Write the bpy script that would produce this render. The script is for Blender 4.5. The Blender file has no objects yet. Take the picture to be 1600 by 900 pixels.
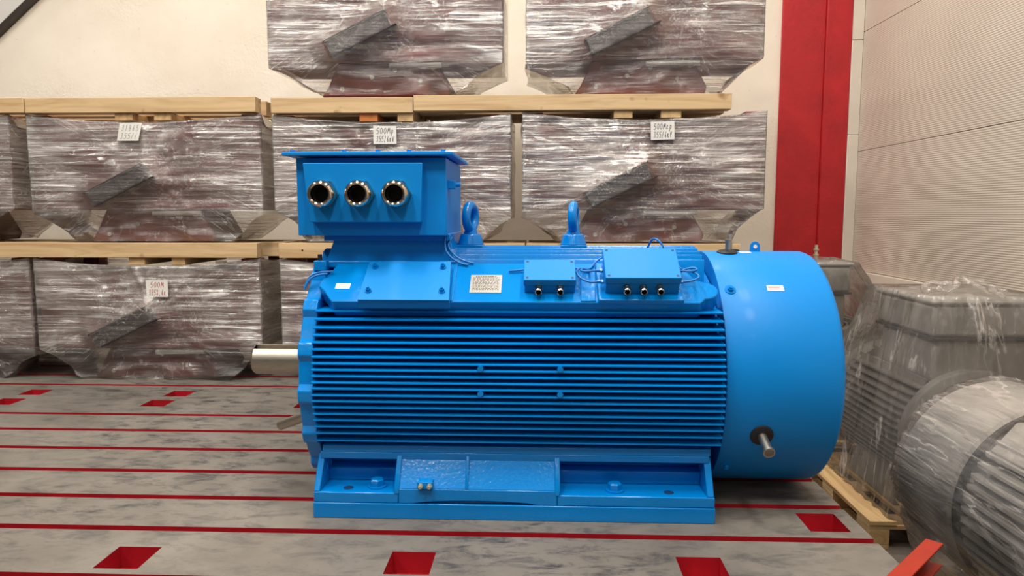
import bpy, bmesh, math, random
from mathutils import Vector, Matrix, noise
from mathutils.bvhtree import BVHTree
R = math.radians
random.seed(7)
scene = bpy.context.scene
COL = scene.collection

# ------------------------------------------------------------------ camera
cam_d = bpy.data.cameras.new('camera')
cam_d.sensor_width = 36.0
cam_d.lens = 36.0 * 1110 / 1600
cam_d.clip_end = 100
cam = bpy.data.objects.new('camera', cam_d)
COL.objects.link(cam)
cam.location = (0, 0, 1.14)
cam.rotation_euler = (R(90 - 6.017), 0, R(2.2575))
scene.camera = cam

# ------------------------------------------------------------------ light
w = bpy.data.worlds.new('hall_ambient')
scene.world = w
w.use_nodes = True
w.node_tree.nodes['Background'].inputs[0].default_value = (1.0, 0.95, 0.90, 1)
w.node_tree.nodes['Background'].inputs[1].default_value = 0.11
def unseen_lamp(x, y, z, sx, sy, watt, color=(1.0, 0.945, 0.875)):
    d = bpy.data.lights.new('unseen_overhead_lamp', 'AREA')
    d.shape = 'RECTANGLE'; d.size = sx; d.size_y = sy
    d.energy = watt; d.color = color
    o = bpy.data.objects.new('unseen_overhead_lamp', d)
    o.location = (x, y, z)
    COL.objects.link(o)
for lx in (-4.6, -1.6, 1.0):
    for ly, watt in ((-8.0, 45), (-4.5, 50), (-0.6, 200), (1.7, 195), (3.4, 50)):  # two rearmost rows are added, for film glints and light on front faces
        unseen_lamp(lx, ly, 6.0, 0.45, 1.4, watt)
for lx in (-4.6, -1.6, 0.6):  # extra unseen row, added to brighten the back wall and its gaps
    unseen_lamp(lx, 5.65, 6.0, 0.4, 0.7, 105)
scene.view_settings.view_transform = 'Standard'
scene.view_settings.look = 'None'
scene.view_settings.exposure = -0.62
scene.view_settings.gamma = 1.0
scene.view_settings.use_curve_mapping = False

# ------------------------------------------------------------------ materials
def srgb(r, g, b):
    def c(v):
        v /= 255.0
        return v / 12.92 if v <= 0.04045 else ((v + 0.055) / 1.055) ** 2.4
    return (c(r), c(g), c(b), 1)

def new_mat(name):
    m = bpy.data.materials.new(name); m.use_nodes = True
    nt = m.node_tree
    return m, nt, nt.nodes['Principled BSDF'], nt.nodes['Material Output']

def nd(nt, kind, **kw):
    n = nt.nodes.new(kind)
    for k, v in kw.items():
        if k in n.inputs: n.inputs[k].default_value = v
        else: setattr(n, k, v)
    return n

def coords(nt, scale=(1, 1, 1), rot=(0, 0, 0), rand=False):
    tc = nd(nt, 'ShaderNodeTexCoord')
    mp = nd(nt, 'ShaderNodeMapping')
    mp.inputs['Scale'].default_value = scale
    mp.inputs['Rotation'].default_value = rot
    src = tc.outputs['Object']
    if rand:
        oi = nd(nt, 'ShaderNodeObjectInfo')
        ml = nd(nt, 'ShaderNodeMath', operation='MULTIPLY'); ml.inputs[1].default_value = 37.0
        nt.links.new(oi.outputs['Random'], ml.inputs[0])
        ad = nd(nt, 'ShaderNodeVectorMath', operation='ADD')
        nt.links.new(src, ad.inputs[0]); nt.links.new(ml.outputs[0], ad.inputs[1])
        src = ad.outputs[0]
    nt.links.new(src, mp.inputs[0])
    return mp.outputs[0]

def noise_tex(nt, vec, scale, detail=4, rough=0.55, dist=0.0):
    n = nd(nt, 'ShaderNodeTexNoise')
    n.inputs['Scale'].default_value = scale; n.inputs['Detail'].default_value = detail
    n.inputs['Roughness'].default_value = rough; n.inputs['Distortion'].default_value = dist
    nt.links.new(vec, n.inputs['Vector'])
    return n.outputs['Fac']

def ramp(nt, fac, stops):
    r = nd(nt, 'ShaderNodeValToRGB')
    el = r.color_ramp.elements
    while len(el) < len(stops): el.new(0.5)
    for e, (p, c) in zip(el, stops):
        e.position = p; e.color = c if len(c) == 4 else (*c, 1)
    nt.links.new(fac, r.inputs[0])
    return r.outputs['Color']

def bump(nt, fac, strength, dist, normal=None):
    b = nd(nt, 'ShaderNodeBump')
    b.inputs['Strength'].default_value = strength; b.inputs['Distance'].default_value = dist
    nt.links.new(fac, b.inputs['Height'])
    if normal: nt.links.new(normal, b.inputs['Normal'])
    return b.outputs['Normal']

def simple(name, col, rough=0.5, metal=0.0, nscale=0, var=0.15, bstr=0.0, bscale=60, bdist=0.002, coat=0.0, stretch=(1, 1, 1), spec=0.5):
    m, nt, p, out = new_mat(name)
    p.inputs['Base Color'].default_value = col
    p.inputs['Roughness'].default_value = rough
    p.inputs['Metallic'].default_value = metal
    p.inputs['Coat Weight'].default_value = coat
    p.inputs['Coat Roughness'].default_value = 0.08
    p.inputs['Specular IOR Level'].default_value = spec
    v = coords(nt, stretch)
    if nscale:
        a = tuple(c * (1 - var) for c in col[:3]) + (1,); b = tuple(min(1, c * (1 + var)) for c in col[:3]) + (1,)
        c = ramp(nt, noise_tex(nt, v, nscale, 5), [(0.3, a), (0.7, b)])
        nt.links.new(c, p.inputs['Base Color'])
    if bstr:
        nt.links.new(bump(nt, noise_tex(nt, v, bscale, 3), bstr, bdist), p.inputs['Normal'])
    return m

M = {}
M['blue'] = simple('glossy_blue_enamel', (0.0, 0.205, 0.60, 1), 0.17, nscale=3, var=0.06, bstr=0.55, bscale=75, bdist=0.0014, coat=0.0, spec=0.42)
M['blue_smooth'] = simple('smooth_blue_enamel', (0.0, 0.215, 0.62, 1), 0.45, nscale=2, var=0.04, bstr=0.08, bscale=40, bdist=0.001, coat=0.02, spec=0.25)
M['cable'] = simple('blue_cable_sheath', (0.0, 0.15, 0.45, 1), 0.4)
M['navy'] = simple('navy_bore_shade_and_screws', (0.0, 0.035, 0.12, 1), 0.6)  # shade of the bolt holes painted onto discs; lid screws share the colour
M['steel'] = simple('machined_steel', srgb(176, 168, 154), 0.42, 1.0, nscale=30, var=0.12, stretch=(1, 0.2, 8))
M['chrome'] = simple('nickel_plate', srgb(205, 190, 172), 0.14, 1.0)
M['brass'] = simple('zinc_bolt', srgb(205, 198, 172), 0.35, 0.6)
M['hole'] = simple('black_cavity', (0.006, 0.005, 0.005, 1), 0.8)
M['rubber'] = simple('black_rubber', (0.012, 0.012, 0.013, 1), 0.6)
M['paper'] = simple('white_paper', srgb(225, 222, 214), 0.75, nscale=20, var=0.05)
M['ink'] = simple('blue_black_ink', srgb(52, 52, 66), 0.7)
M['ink_faint'] = simple('faded_grey_ink', srgb(150, 150, 152), 0.7)
M['ink_red'] = simple('red_ink', srgb(178, 38, 42), 0.7)
M['plate'] = simple('etched_aluminium', srgb(168, 164, 156), 0.5, 0.4)
M['etch'] = simple('dark_etching', srgb(90, 84, 80), 0.6)
M['maroon'] = simple('maroon_primer', srgb(128, 62, 62), 0.6, nscale=4, var=0.3, bstr=0.2, bscale=40)
M['maroon_dark'] = simple('dark_maroon_primer', srgb(44, 24, 30), 0.5, nscale=6, var=0.3)
M['grey_motor'] = simple('grey_motor_paint', srgb(152, 148, 141), 0.45, nscale=4, var=0.1)
M['grey_dark'] = simple('dark_grey_gasket', srgb(58, 57, 56), 0.6)
M['orange'] = simple('orange_red_paint', srgb(152, 38, 16), 0.5, nscale=8, var=0.12)
M['white_trim'] = simple('cream_trim_paint', srgb(216, 206, 190), 0.5, nscale=3, var=0.05)
M['red_plaster'] = simple('red_painted_plaster', srgb(176, 24, 30), 0.55, nscale=5, var=0.14, bstr=0.25, bscale=24, bdist=0.010)
M['plinth'] = simple('brown_plinth', srgb(140, 112, 92), 0.7, nscale=4, var=0.15, bstr=0.3, bscale=30)
M['concrete'] = simple('dusty_concrete', srgb(112, 102, 92), 0.8, nscale=3, var=0.3, bstr=0.3, bscale=40)
M['redslot'] = simple('red_slot_paint', srgb(160, 13, 28), 0.5, nscale=9, var=0.18, bstr=0.2, bscale=40)
M['duct'] = simple('pale_sheet_metal', srgb(205, 202, 196), 0.5)
M['duct_edge'] = simple('dark_edging', srgb(52, 44, 40), 0.5)

def wood_mat(name, c1, c2, axis):
    m, nt, p, out = new_mat(name)
    sc = [14, 14, 14]; sc[axis] = 1.1
    v = coords(nt, tuple(sc), rand=True)
    f = noise_tex(nt, v, 1.0, 6, 0.6, 1.2)
    c = ramp(nt, f, [(0.25, c2), (0.55, c1), (0.8, tuple(min(1, x * 1.15) for x in c1[:3]) + (1,))])
    v2 = coords(nt, (1, 1, 1), rand=True)
    k = noise_tex(nt, v2, 9.0, 2, 0.4)
    kn = ramp(nt, k, [(0.0, (1, 1, 1, 1)), (0.70, (1, 1, 1, 1)), (0.78, (0.42, 0.26, 0.15, 1))])
    mx = nd(nt, 'ShaderNodeMix', data_type='RGBA', blend_type='MULTIPLY')
    mx.inputs[0].default_value = 0.8
    nt.links.new(c, mx.inputs[6]); nt.links.new(kn, mx.inputs[7])
    nt.links.new(mx.outputs[2], p.inputs['Base Color'])
    p.inputs['Roughness'].default_value = 0.7
    nt.links.new(bump(nt, f, 0.25, 0.003), p.inputs['Normal'])
    return m
M['wood_x'] = wood_mat('pine_timber_lengthwise', srgb(206, 176, 132), srgb(170, 134, 88), 0)
M['wood_y'] = wood_mat('pine_timber_crosswise', srgb(206, 172, 122), srgb(164, 124, 78), 1)

M['wood_orange'] = wood_mat('orange_stained_timber', srgb(190, 112, 52), srgb(150, 78, 32), 1)

def wall_mat():
    m, nt, p, out = new_mat('cream_plaster')
    v = coords(nt)
    c = ramp(nt, noise_tex(nt, v, 0.9, 6, 0.6), [(0.3, srgb(226, 214, 196)), (0.7, srgb(242, 233, 217))])
    sp = ramp(nt, noise_tex(nt, v, 26, 3, 0.7), [(0.66, (1, 1, 1, 1)), (0.76, (0.72, 0.68, 0.62, 1))])
    mx = nd(nt, 'ShaderNodeMix', data_type='RGBA', blend_type='MULTIPLY'); mx.inputs[0].default_value = 0.6
    nt.links.new(c, mx.inputs[6]); nt.links.new(sp, mx.inputs[7])
    nt.links.new(mx.outputs[2], p.inputs['Base Color'])
    p.inputs['Roughness'].default_value = 0.75
    patch = ramp(nt, noise_tex(nt, v, 1.3, 3), [(0.45, (0, 0, 0, 1)), (0.6, (1, 1, 1, 1))])
    h = noise_tex(nt, v, 45, 4, 0.7)
    mu = nd(nt, 'ShaderNodeMath', operation='MULTIPLY'); nt.links.new(patch, mu.inputs[0]); nt.links.new(h, mu.inputs[1])
    nt.links.new(bump(nt, mu.outputs[0], 0.6, 0.008), p.inputs['Normal'])
    return m
M['plaster'] = wall_mat()

def panel_mat():
    m, nt, p, out = new_mat('ribbed_cream_panel')
    v = coords(nt)
    c = ramp(nt, noise_tex(nt, v, 0.8, 5, 0.6), [(0.3, srgb(186, 174, 160)), (0.7, srgb(202, 190, 176))])
    nt.links.new(c, p.inputs['Base Color'])
    p.inputs['Roughness'].default_value = 0.5
    wv = nd(nt, 'ShaderNodeTexWave', wave_type='BANDS', bands_direction='Z')
    wv.inputs['Scale'].default_value = 22; wv.inputs['Distortion'].default_value = 0
    nt.links.new(v, wv.inputs['Vector'])
    nt.links.new(bump(nt, wv.outputs['Fac'], 0.35, 0.004), p.inputs['Normal'])
    return m
M['panel'] = panel_mat()

def bed_mat():
    m, nt, p, out = new_mat('worn_cast_iron_bed')
    v = coords(nt)
    vs = coords(nt, (0.45, 1.0, 1.0), (0, 0, 0.25))
    c = ramp(nt, noise_tex(nt, v, 1.4, 8, 0.62, 0.4), [(0.28, srgb(88, 82, 74)), (0.5, srgb(112, 106, 97)), (0.75, srgb(132, 126, 116))])
    # oil and scuff marks: patches gated by a broad mask
    big = ramp(nt, noise_tex(nt, v, 0.75, 3, 0.5), [(0.36, (0.22, 0.22, 0.22, 1)), (0.58, (1, 1, 1, 1))])
    sm = ramp(nt, noise_tex(nt, vs, 15.0, 8, 0.72, 0.5), [(0.48, (0, 0, 0, 1)), (0.66, (1, 1, 1, 1))])
    mu = nd(nt, 'ShaderNodeMath', operation='MULTIPLY'); nt.links.new(big, mu.inputs[0]); nt.links.new(sm, mu.inputs[1])
    mx = nd(nt, 'ShaderNodeMix', data_type='RGBA')
    nt.links.new(mu.outputs[0], mx.inputs[0]); nt.links.new(c, mx.inputs[6]); mx.inputs[7].default_value = srgb(44, 44, 48)
    sp = ramp(nt, noise_tex(nt, v, 38, 4, 0.75), [(0.62, (0, 0, 0, 1)), (0.72, (1, 1, 1, 1))])
    mx2 = nd(nt, 'ShaderNodeMix', data_type='RGBA')
    m3 = nd(nt, 'ShaderNodeMath', operation='MULTIPLY'); m3.inputs[1].default_value = 0.45
    nt.links.new(sp, m3.inputs[0]); nt.links.new(m3.outputs[0], mx2.inputs[0])
    nt.links.new(mx.outputs[2], mx2.inputs[6]); mx2.inputs[7].default_value = srgb(62, 58, 53)
    nt.links.new(mx2.outputs[2], p.inputs['Base Color'])
    p.inputs['Roughness'].default_value = 0.5
    nt.links.new(bump(nt, noise_tex(nt, v, 30, 5, 0.7), 0.15, 0.004), p.inputs['Normal'])
    return m
M['bed'] = bed_mat()

def film_mat(name, cover, streak_glint, stretch, rot, gloss=0.35, bstr=0.8, rough=0.12, tint=(0.90, 0.84, 0.78, 1), radial=True, crease_glint=0.5, bd=0.02, fres=1.5, lo=0.50, base=0.05):
    """stretch film: clear with milky overlapping layers and tight glossy wrinkles; white creases and streaks also paint glints"""
    m, nt, p, out = new_mat(name)
    nt.nodes.remove(p)
    def mm(op, a, b):
        n = nd(nt, 'ShaderNodeMath', operation=op)
        for i, s in enumerate((a, b)):
            if isinstance(s, (int, float)): n.inputs[i].default_value = s
            else: nt.links.new(s, n.inputs[i])
        return n.outputs[0]
    v1 = coords(nt, stretch, rot, rand=True)
    v3 = coords(nt, (1, 1, 1), rand=True)
    if radial:
        at = nd(nt, 'ShaderNodeAttribute', attribute_name='wrinkle_dir'); v2 = at.outputs['Vector']
        ly = nd(nt, 'ShaderNodeAttribute', attribute_name='layers').outputs['Fac']
    else:
        v2 = coords(nt, stretch, (rot[0], rot[1] - 0.75, rot[2] + 0.4), rand=True); ly = None
    f1 = noise_tex(nt, v1, 1.0, 6, 0.6, 0.5)
    f2 = noise_tex(nt, v2, 1.0, 5, 0.55, 0.3)
    f3 = noise_tex(nt, v3, 2.6, 4, 0.5, 0.8)
    lay = ramp(nt, f3, [(0.36, (0.15, 0.15, 0.15, 1)), (0.64, (1, 1, 1, 1))])
    st = ramp(nt, f1, [(lo, (0, 0, 0, 1)), (lo + 0.14, (1, 1, 1, 1))])
    st2 = ramp(nt, f2, [(lo + 0.04, (0, 0, 0, 1)), (lo + 0.18, (1, 1, 1, 1))])
    K = (0, 0, 0, 1); W1 = (1, 1, 1, 1)
    c1 = ramp(nt, f2, [(0.478, K), (0.492, W1), (0.506, K)])
    c2 = ramp(nt, f1, [(0.49, K), (0.50, W1), (0.51, K)])
    cr = mm('MULTIPLY', mm('ADD', c1, mm('MULTIPLY', c2, 0.4)), crease_glint)  # whiter folded film, doubling as glints painted into the diffuse colour
    a = mm('MULTIPLY', mm('ADD', st, mm('MULTIPLY', st2, 0.8)), streak_glint)  # milky film layers plus highlights painted in as white streaks
    a = mm('ADD', a, mm('MULTIPLY', lay, cover))
    if ly: a = mm('MULTIPLY', a, ly)
    a = mm('ADD', a, mm('MULTIPLY', mm('MULTIPLY', cr, lay), 0.5))
    a = mm('ADD', a, base)
    cl = nd(nt, 'ShaderNodeClamp'); cl.inputs['Max'].default_value = 0.9
    nt.links.new(a, cl.inputs[0])
    b1 = bump(nt, f1, bstr, bd)
    b2 = bump(nt, f2, bstr * 0.8, bd * 1.3, b1)
    tr = nd(nt, 'ShaderNodeBsdfTransparent'); tr.inputs[0].default_value = (0.96, 0.95, 0.94, 1)
    df = nd(nt, 'ShaderNodeBsdfDiffuse'); df.inputs[0].default_value = tint
    tl = nd(nt, 'ShaderNodeBsdfTranslucent'); tl.inputs[0].default_value = tint
    nt.links.new(b1, df.inputs['Normal'])
    m0 = nd(nt, 'ShaderNodeMixShader'); m0.inputs[0].default_value = 0.3
    nt.links.new(df.outputs[0], m0.inputs[1]); nt.links.new(tl.outputs[0], m0.inputs[2])
    m1 = nd(nt, 'ShaderNodeMixShader')
    nt.links.new(cl.outputs[0], m1.inputs[0]); nt.links.new(tr.outputs[0], m1.inputs[1]); nt.links.new(m0.outputs[0], m1.inputs[2])
    gl = nd(nt, 'ShaderNodeBsdfGlossy'); gl.inputs['Roughness'].default_value = rough
    gl.inputs['Color'].default_value = (1, 0.98, 0.95, 1)
    nt.links.new(b2, gl.inputs['Normal'])
    fr = nd(nt, 'ShaderNodeFresnel'); fr.inputs['IOR'].default_value = 1.5
    nt.links.new(b2, fr.inputs['Normal'])
    gs = mm('MULTIPLY', mm('ADD', st, st2), gloss)
    if ly: gs = mm('MULTIPLY', gs, ly)
    gf = mm('ADD', mm('MULTIPLY', fr.outputs[0], fres), gs)
    m2 = nd(nt, 'ShaderNodeMixShader')
    nt.links.new(gf, m2.inputs[0]); nt.links.new(m1.outputs[0], m2.inputs[1]); nt.links.new(gl.outputs[0], m2.inputs[2])
    nt.links.new(m2.outputs[0], out.inputs[0])
    return m
M['film'] = film_mat('stretch_wrap_film', 0.33, 0.40, (2.2, 4, 62), (0, 0.08, 0), gloss=0.40, bstr=1.0, rough=0.17, bd=0.012, crease_glint=0.8)
M['film_clear'] = film_mat('clear_cover_film', 0.09, 0.12, (4.5, 4.5, 0.8), (0.1, 0.35, 0), gloss=0.12, bstr=0.8, rough=0.12, radial=False, crease_glint=0.8, bd=0.06, fres=0.8, lo=0.57, base=0.02)
M['film_drum'] = film_mat('clear_drum_film', 0.15, 0.14, (2.5, 1.0, 7), (0.6, 0.3, 0), gloss=0.12, bstr=0.8, rough=0.14, radial=False, crease_glint=0.8, bd=0.05, fres=0.8, lo=0.55, base=0.02)

# ------------------------------------------------------------------ mesh builder
def basis(d):
    d = Vector(d).normalized()
    a = Vector((0, 0, 1)) if abs(d.z) < 0.9 else Vector((1, 0, 0))
    u = a.cross(d).normalized()
    return u, d.cross(u).normalized(), d

class MB:
    def __init__(s): s.v = []; s.f = []; s.m = []
    def add(s, vs, fs, mi=0):
        o = len(s.v); s.v += [tuple(p) for p in vs]
        for f in fs: s.f.append([i + o for i in f]); s.m.append(mi)
        return s
    def box(s, x0, x1, y0, y1, z0, z1, T=None, mi=0):
        vs = [Vector((x, y, z)) for z in (z0, z1) for y in (y0, y1) for x in (x0, x1)]
        if T: vs = [T(*p) for p in vs]
        return s.add(vs, [(0, 2, 3, 1), (4, 5, 7, 6), (0, 1, 5, 4), (2, 6, 7, 3), (0, 4, 6, 2), (1, 3, 7, 5)], mi)
    def prism(s, poly, a0, a1, T):
        """poly in 2D, extruded a0..a1, T(u, v, a) -> point"""
        n = len(poly)
        vs = [T(u, v, a0) for u, v in poly] + [T(u, v, a1) for u, v in poly]
        fs = [list(range(n))[::-1], list(range(n, 2 * n))] + [(i, (i + 1) % n, n + (i + 1) % n, n + i) for i in range(n)]
        return s.add(vs, fs)
    def lathe(s, prof, org, d, n=24, cap0=True, cap1=True, phase=0.0):
        u, v, d = basis(d); org = Vector(org); vs = []; fs = []
        for r, h in prof:
            for k in range(n):
                t = 2 * math.pi * k / n + phase
                vs.append(org + d * h + (u * math.cos(t) + v * math.sin(t)) * r)
        for j in range(len(prof) - 1):
            for k in range(n):
                fs.append((j * n + k, j * n + (k + 1) % n, (j + 1) * n + (k + 1) % n, (j + 1) * n + k))
        if cap0: fs.append(list(range(n))[::-1])
        if cap1: fs.append([(len(prof) - 1) * n + k for k in range(n)])
        return s.add(vs, fs)
    def cyl(s, p0, p1, r0, r1=None, n=16):
        d = Vector(p1) - Vector(p0)
        return s.lathe([(r0, 0), (r0 if r1 is None else r1, d.length)], p0, d, n)
    def tube(s, pts, r, n=8, sub=6):
        P = [Vector(p) for p in pts]
        if len(P) > 2 and sub > 1:
            Q = []
            for i in range(len(P) - 1):
                p0, p1, p2, p3 = P[max(i - 1, 0)], P[i], P[i + 1], P[min(i + 2, len(P) - 1)]
                for k in range(sub):
                    t = k / sub
                    Q.append(0.5 * ((2 * p1) + (p2 - p0) * t + (2 * p0 - 5 * p1 + 4 * p2 - p3) * t * t + (3 * p1 - p0 - 3 * p2 + p3) * t ** 3))
            Q.append(P[-1]); P = Q
        vs = []; fs = []
        u = None
        for i, p in enumerate(P):
            d = (P[min(i + 1, len(P) - 1)] - P[max(i - 1, 0)]).normalized()
            if u is None: u = basis(d)[0]
            u = (u - d * u.dot(d)).normalized(); v = d.cross(u)
            for k in range(n):
                t = 2 * math.pi * k / n
                vs.append(p + (u * math.cos(t) + v * math.sin(t)) * r)
        for j in range(len(P) - 1):
            for k in range(n):
                fs.append((j * n + k, j * n + (k + 1) % n, (j + 1) * n + (k + 1) % n, (j + 1) * n + k))
        fs.append(list(range(n))[::-1]); fs.append([(len(P) - 1) * n + k for k in range(n)])
        return s.add(vs, fs)
    def torus(s, c, axis, Rr, r, n=28, m=12):
        u, v, d = basis(axis); c = Vector(c); vs = []; fs = []
        for i in range(n):
            a = 2 * math.pi * i / n; e = u * math.cos(a) + v * math.sin(a)
            for j in range(m):
                b = 2 * math.pi * j / m
                vs.append(c + e * (Rr + r * math.cos(b)) + d * (r * math.sin(b)))
        for i in range(n):
            for j in range(m):
                fs.append((i * m + j, ((i + 1) % n) * m + j, ((i + 1) % n) * m + (j + 1) % m, i * m + (j + 1) % m))
        return s.add(vs, fs)
    def build(s, name, mats, parent=None, bevel=0.0, smooth=35, fix=True):
        me = bpy.data.meshes.new(name)
        me.from_pydata(s.v, [], s.f)
        if fix:
            bm = bmesh.new(); bm.from_mesh(me)
            bmesh.ops.recalc_face_normals(bm, faces=bm.faces[:]); bm.to_mesh(me); bm.free()
        if not isinstance(mats, (list, tuple)): mats = [mats]
        for k in mats: me.materials.append(M[k])
        me.polygons.foreach_set('material_index', s.m)
        if smooth:
            me.polygons.foreach_set('use_smooth', [True] * len(me.polygons))
            me.set_sharp_from_angle(angle=R(smooth))
        me.update()
        o = bpy.data.objects.new(name, me)
        COL.objects.link(o)
        if bevel:
            b = o.modifiers.new('edge_bevel', 'BEVEL'); b.width = bevel; b.segments = 2; b.limit_method = 'ANGLE'; b.angle_limit = R(40)
            b.harden_normals = False
        if parent: adopt(o, parent)
        return o

def adopt(o, parent):
    o.parent = parent
    if parent.type == 'EMPTY':
        o.matrix_parent_inverse = Matrix.Translation(parent.location).inverted()
    return o

def thing(name, label, cat, loc, group=None):
    o = bpy.data.objects.new(name, None)
    o.empty_display_size = 0.1
    o.location = loc; COL.objects.link(o)
    tag(o, label, cat, group)
    return o
def tag(o, label=None, cat=None, group=None, kind=None):
    if label: o['label'] = label
    if cat: o['category'] = cat
    if group: o['group'] = group
    if kind: o['kind'] = kind
    return o
def struct(o, label=None, cat=None):
    return tag(o, label, cat, kind='structure')

YZ = lambda y, z, x: Vector((x, y, z))      # extrude along X
XZ = lambda x, z, y: Vector((x, y, z))      # extrude along Y
XY = lambda x, y, z: Vector((x, y, z))

# ================================================================== SETTING
WY = 6.30; WX = 2.70; FL = -0.50
b = MB().box(-6.5, WX + 0.2, WY, WY + 0.2, FL, 6.5)
struct(b.build('wall_back', 'plaster', smooth=0), 'cream rough plaster wall behind the stacked wrapped frames', 'wall')

# red pilaster
pil = MB(); pil.box(2.035, 2.395, WY - 0.03, WY, FL, 6.5)
pil.box(2.395, 2.605, WY - 0.055, WY, FL, 6.5)
struct(pil.build('wall_pilaster', 'red_plaster', bevel=0.006), 'red painted plaster pilaster on the back wall', 'pilaster')
st = MB().box(2.607, WX - 0.001, WY - 0.06, WY, FL, 1.80).box(2.607, WX - 0.001, WY - 0.058, WY, 1.803, 2.58).box(2.607, WX - 0.001, WY - 0.062, WY, 2.584, 6.5)
struct(st.build('trim_1', 'white_trim', bevel=0.004), 'cream vertical corner strip beside the red pilaster', 'trim')

# right wall: plinth, foot rail and horizontal panels
wr = MB().box(WX + 0.03, WX + 0.2, -2, WY, FL, 6.5)
wro = struct(wr.build('wall_right', 'white_trim', smooth=0), 'cream ribbed panel wall on the right', 'wall')
zz = [0.655, 1.66, 2.645, 3.63, 4.6]
for a, c in zip(zz[:-1], zz[1:]):
    MB().box(WX, WX + 0.03, -1.9, WY - 0.001, a + 0.0018, c - 0.0018).build('panel', 'panel', wro, bevel=0.003)
MB().box(WX + 0.012, WX + 0.031, -1.9, WY - 0.001, 0.655, 4.6).build('panel_joint', 'plinth', wro, smooth=0)
tr = MB().box(WX - 0.025, WX + 0.03, -1.9, WY - 0.065, 0.545, 0.653)
struct(tr.build('trim_2', 'white_trim', bevel=0.004), 'cream rail along the foot of the panel wall', 'trim')
tr = MB().box(WX - 0.01, WX + 0.03, -1.9, WY - 0.065, FL, 0.545)
struct(tr.build('baseboard_right', 'plinth', smooth=0), 'brown plinth under the panel wall', 'plinth')
fl = MB().box(-6.5, WX + 0.2, -2.5, WY + 0.2, FL - 0.1, FL)
struct(fl.build('floor_lower', 'concrete', smooth=0), 'dusty concrete floor beside the raised bed', 'floor')

# slotted test bed
BX0, BX1, BY0, BY1 = -5.6, 1.178, 0.9, WY - 0.02
bed = MB(); bed.box(BX0, BX1, BY0, BY1, FL, -0.078, mi=0)
bed.m[1] = 1
bedo = struct(bed.build('floor', ['bed', 'redslot'], smooth=0), 'grey cast iron test bed with red painted slots and pockets', 'floor')
slots = [1.225, 1.51, 1.795, 2.079, 2.424, 2.709, 2.995, 3.285, 3.572, 3.862, 4.538, 4.82, 5.11, 5.40, 5.69]
SW = 0.019
px = [-5.20, -4.25, -3.305, -2.365, -1.44, -0.495, 0.455]
pockets = [(x, x + 0.148, 2.13, 2.282) for x in px] + [(x + 0.01, x + 0.155, 4.262, 4.398) for x in px] \
    + [(x - 0.01, x + 0.138, 4.03, 4.175) for x in px] + [(0.978, 1.122, 2.492, 2.65)]
edges = [BY0] + slots + [BY1]
for i in range(len(edges) - 1):
    y0 = edges[i] + (SW if i else 0); y1 = edges[i + 1] - (SW if i < len(edges) - 2 else 0)
    pk = [p for p in pockets if p[2] > y0 and p[3] < y1]
    bm = bmesh.new()
    xs = sorted({BX0, BX1, *[p[0] for p in pk], *[p[1] for p in pk]})
    ys = sorted({y0, y1, *[p[2] for p in pk], *[p[3] for p in pk]})
    cache = {}
    def V(x, y, z):
        k = (round(x, 5), round(y, 5), z)
        if k not in cache: cache[k] = bm.verts.new((x, y, z))
        return cache[k]
    solid = {}
    for a in range(len(xs) - 1):
        for c in range(len(ys) - 1):
            cx, cy = (xs[a] + xs[a + 1]) / 2, (ys[c] + ys[c + 1]) / 2
            solid[a, c] = not any(p[0] < cx < p[1] and p[2] < cy < p[3] for p in pk)
    ZB = -0.079
    for (a, c), s in solid.items():
        if not s: continue
        xa, xb, ya, yb = xs[a], xs[a + 1], ys[c], ys[c + 1]
        bm.faces.new([V(xa, ya, 0), V(xb, ya, 0), V(xb, yb, 0), V(xa, yb, 0)])
        for da, dc, p, q in ((0, -1, (xa, ya), (xb, ya)), (1, 0, (xb, ya), (xb, yb)), (0, 1, (xb, yb), (xa, yb)), (-1, 0, (xa, yb), (xa, ya))):
            if not solid.get((a + da, c + dc), False):
                f = bm.faces.new([V(*p, ZB), V(*q, ZB), V(*q, 0), V(*p, 0)])
                f.material_index = 0 if (p[0] == q[0] == BX1 or p[0] == q[0] == BX0) else 1
    me = bpy.data.meshes.new('bed_strip'); bm.to_mesh(me); bm.free()
    me.materials.append(M['bed']); me.materials.append(M['redslot'])
    o = bpy.data.objects.new('bed_strip', me); COL.objects.link(o); o.parent = bedo

# sloping duct on the back wall (upper left corner of the view)
du = thing('wall_duct', 'pale grey sloping sheet duct with dark lower edge high on the left wall', 'duct', (-4.95, WY, 2.2))
ca, sa = math.cos(R(39.9)), math.sin(R(39.9))
def DT(u, v, a): return Vector((-4.725 + u * ca - v * sa, a, 2.73 + u * sa + v * ca))
MB().prism([(-1.6, 0.04), (2.2, 0.04), (2.2, 0.6), (-1.6, 0.6)], 6.245, WY, DT).build('duct_body', 'duct', du, bevel=0.01)
MB().prism([(-1.6, 0.0), (2.2, 0.0), (2.2, 0.04), (-1.6, 0.04)], 6.235, WY, DT).build('edge_channel', 'duct_edge', du)

# ================================================================== BLUE MOTOR
AY, AZ = 3.04, 0.50
mot = thing('electric_motor', 'large glossy blue electric motor with horizontal cooling fins on the slotted bed', 'motor', (-0.1, AY, 0))
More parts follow.
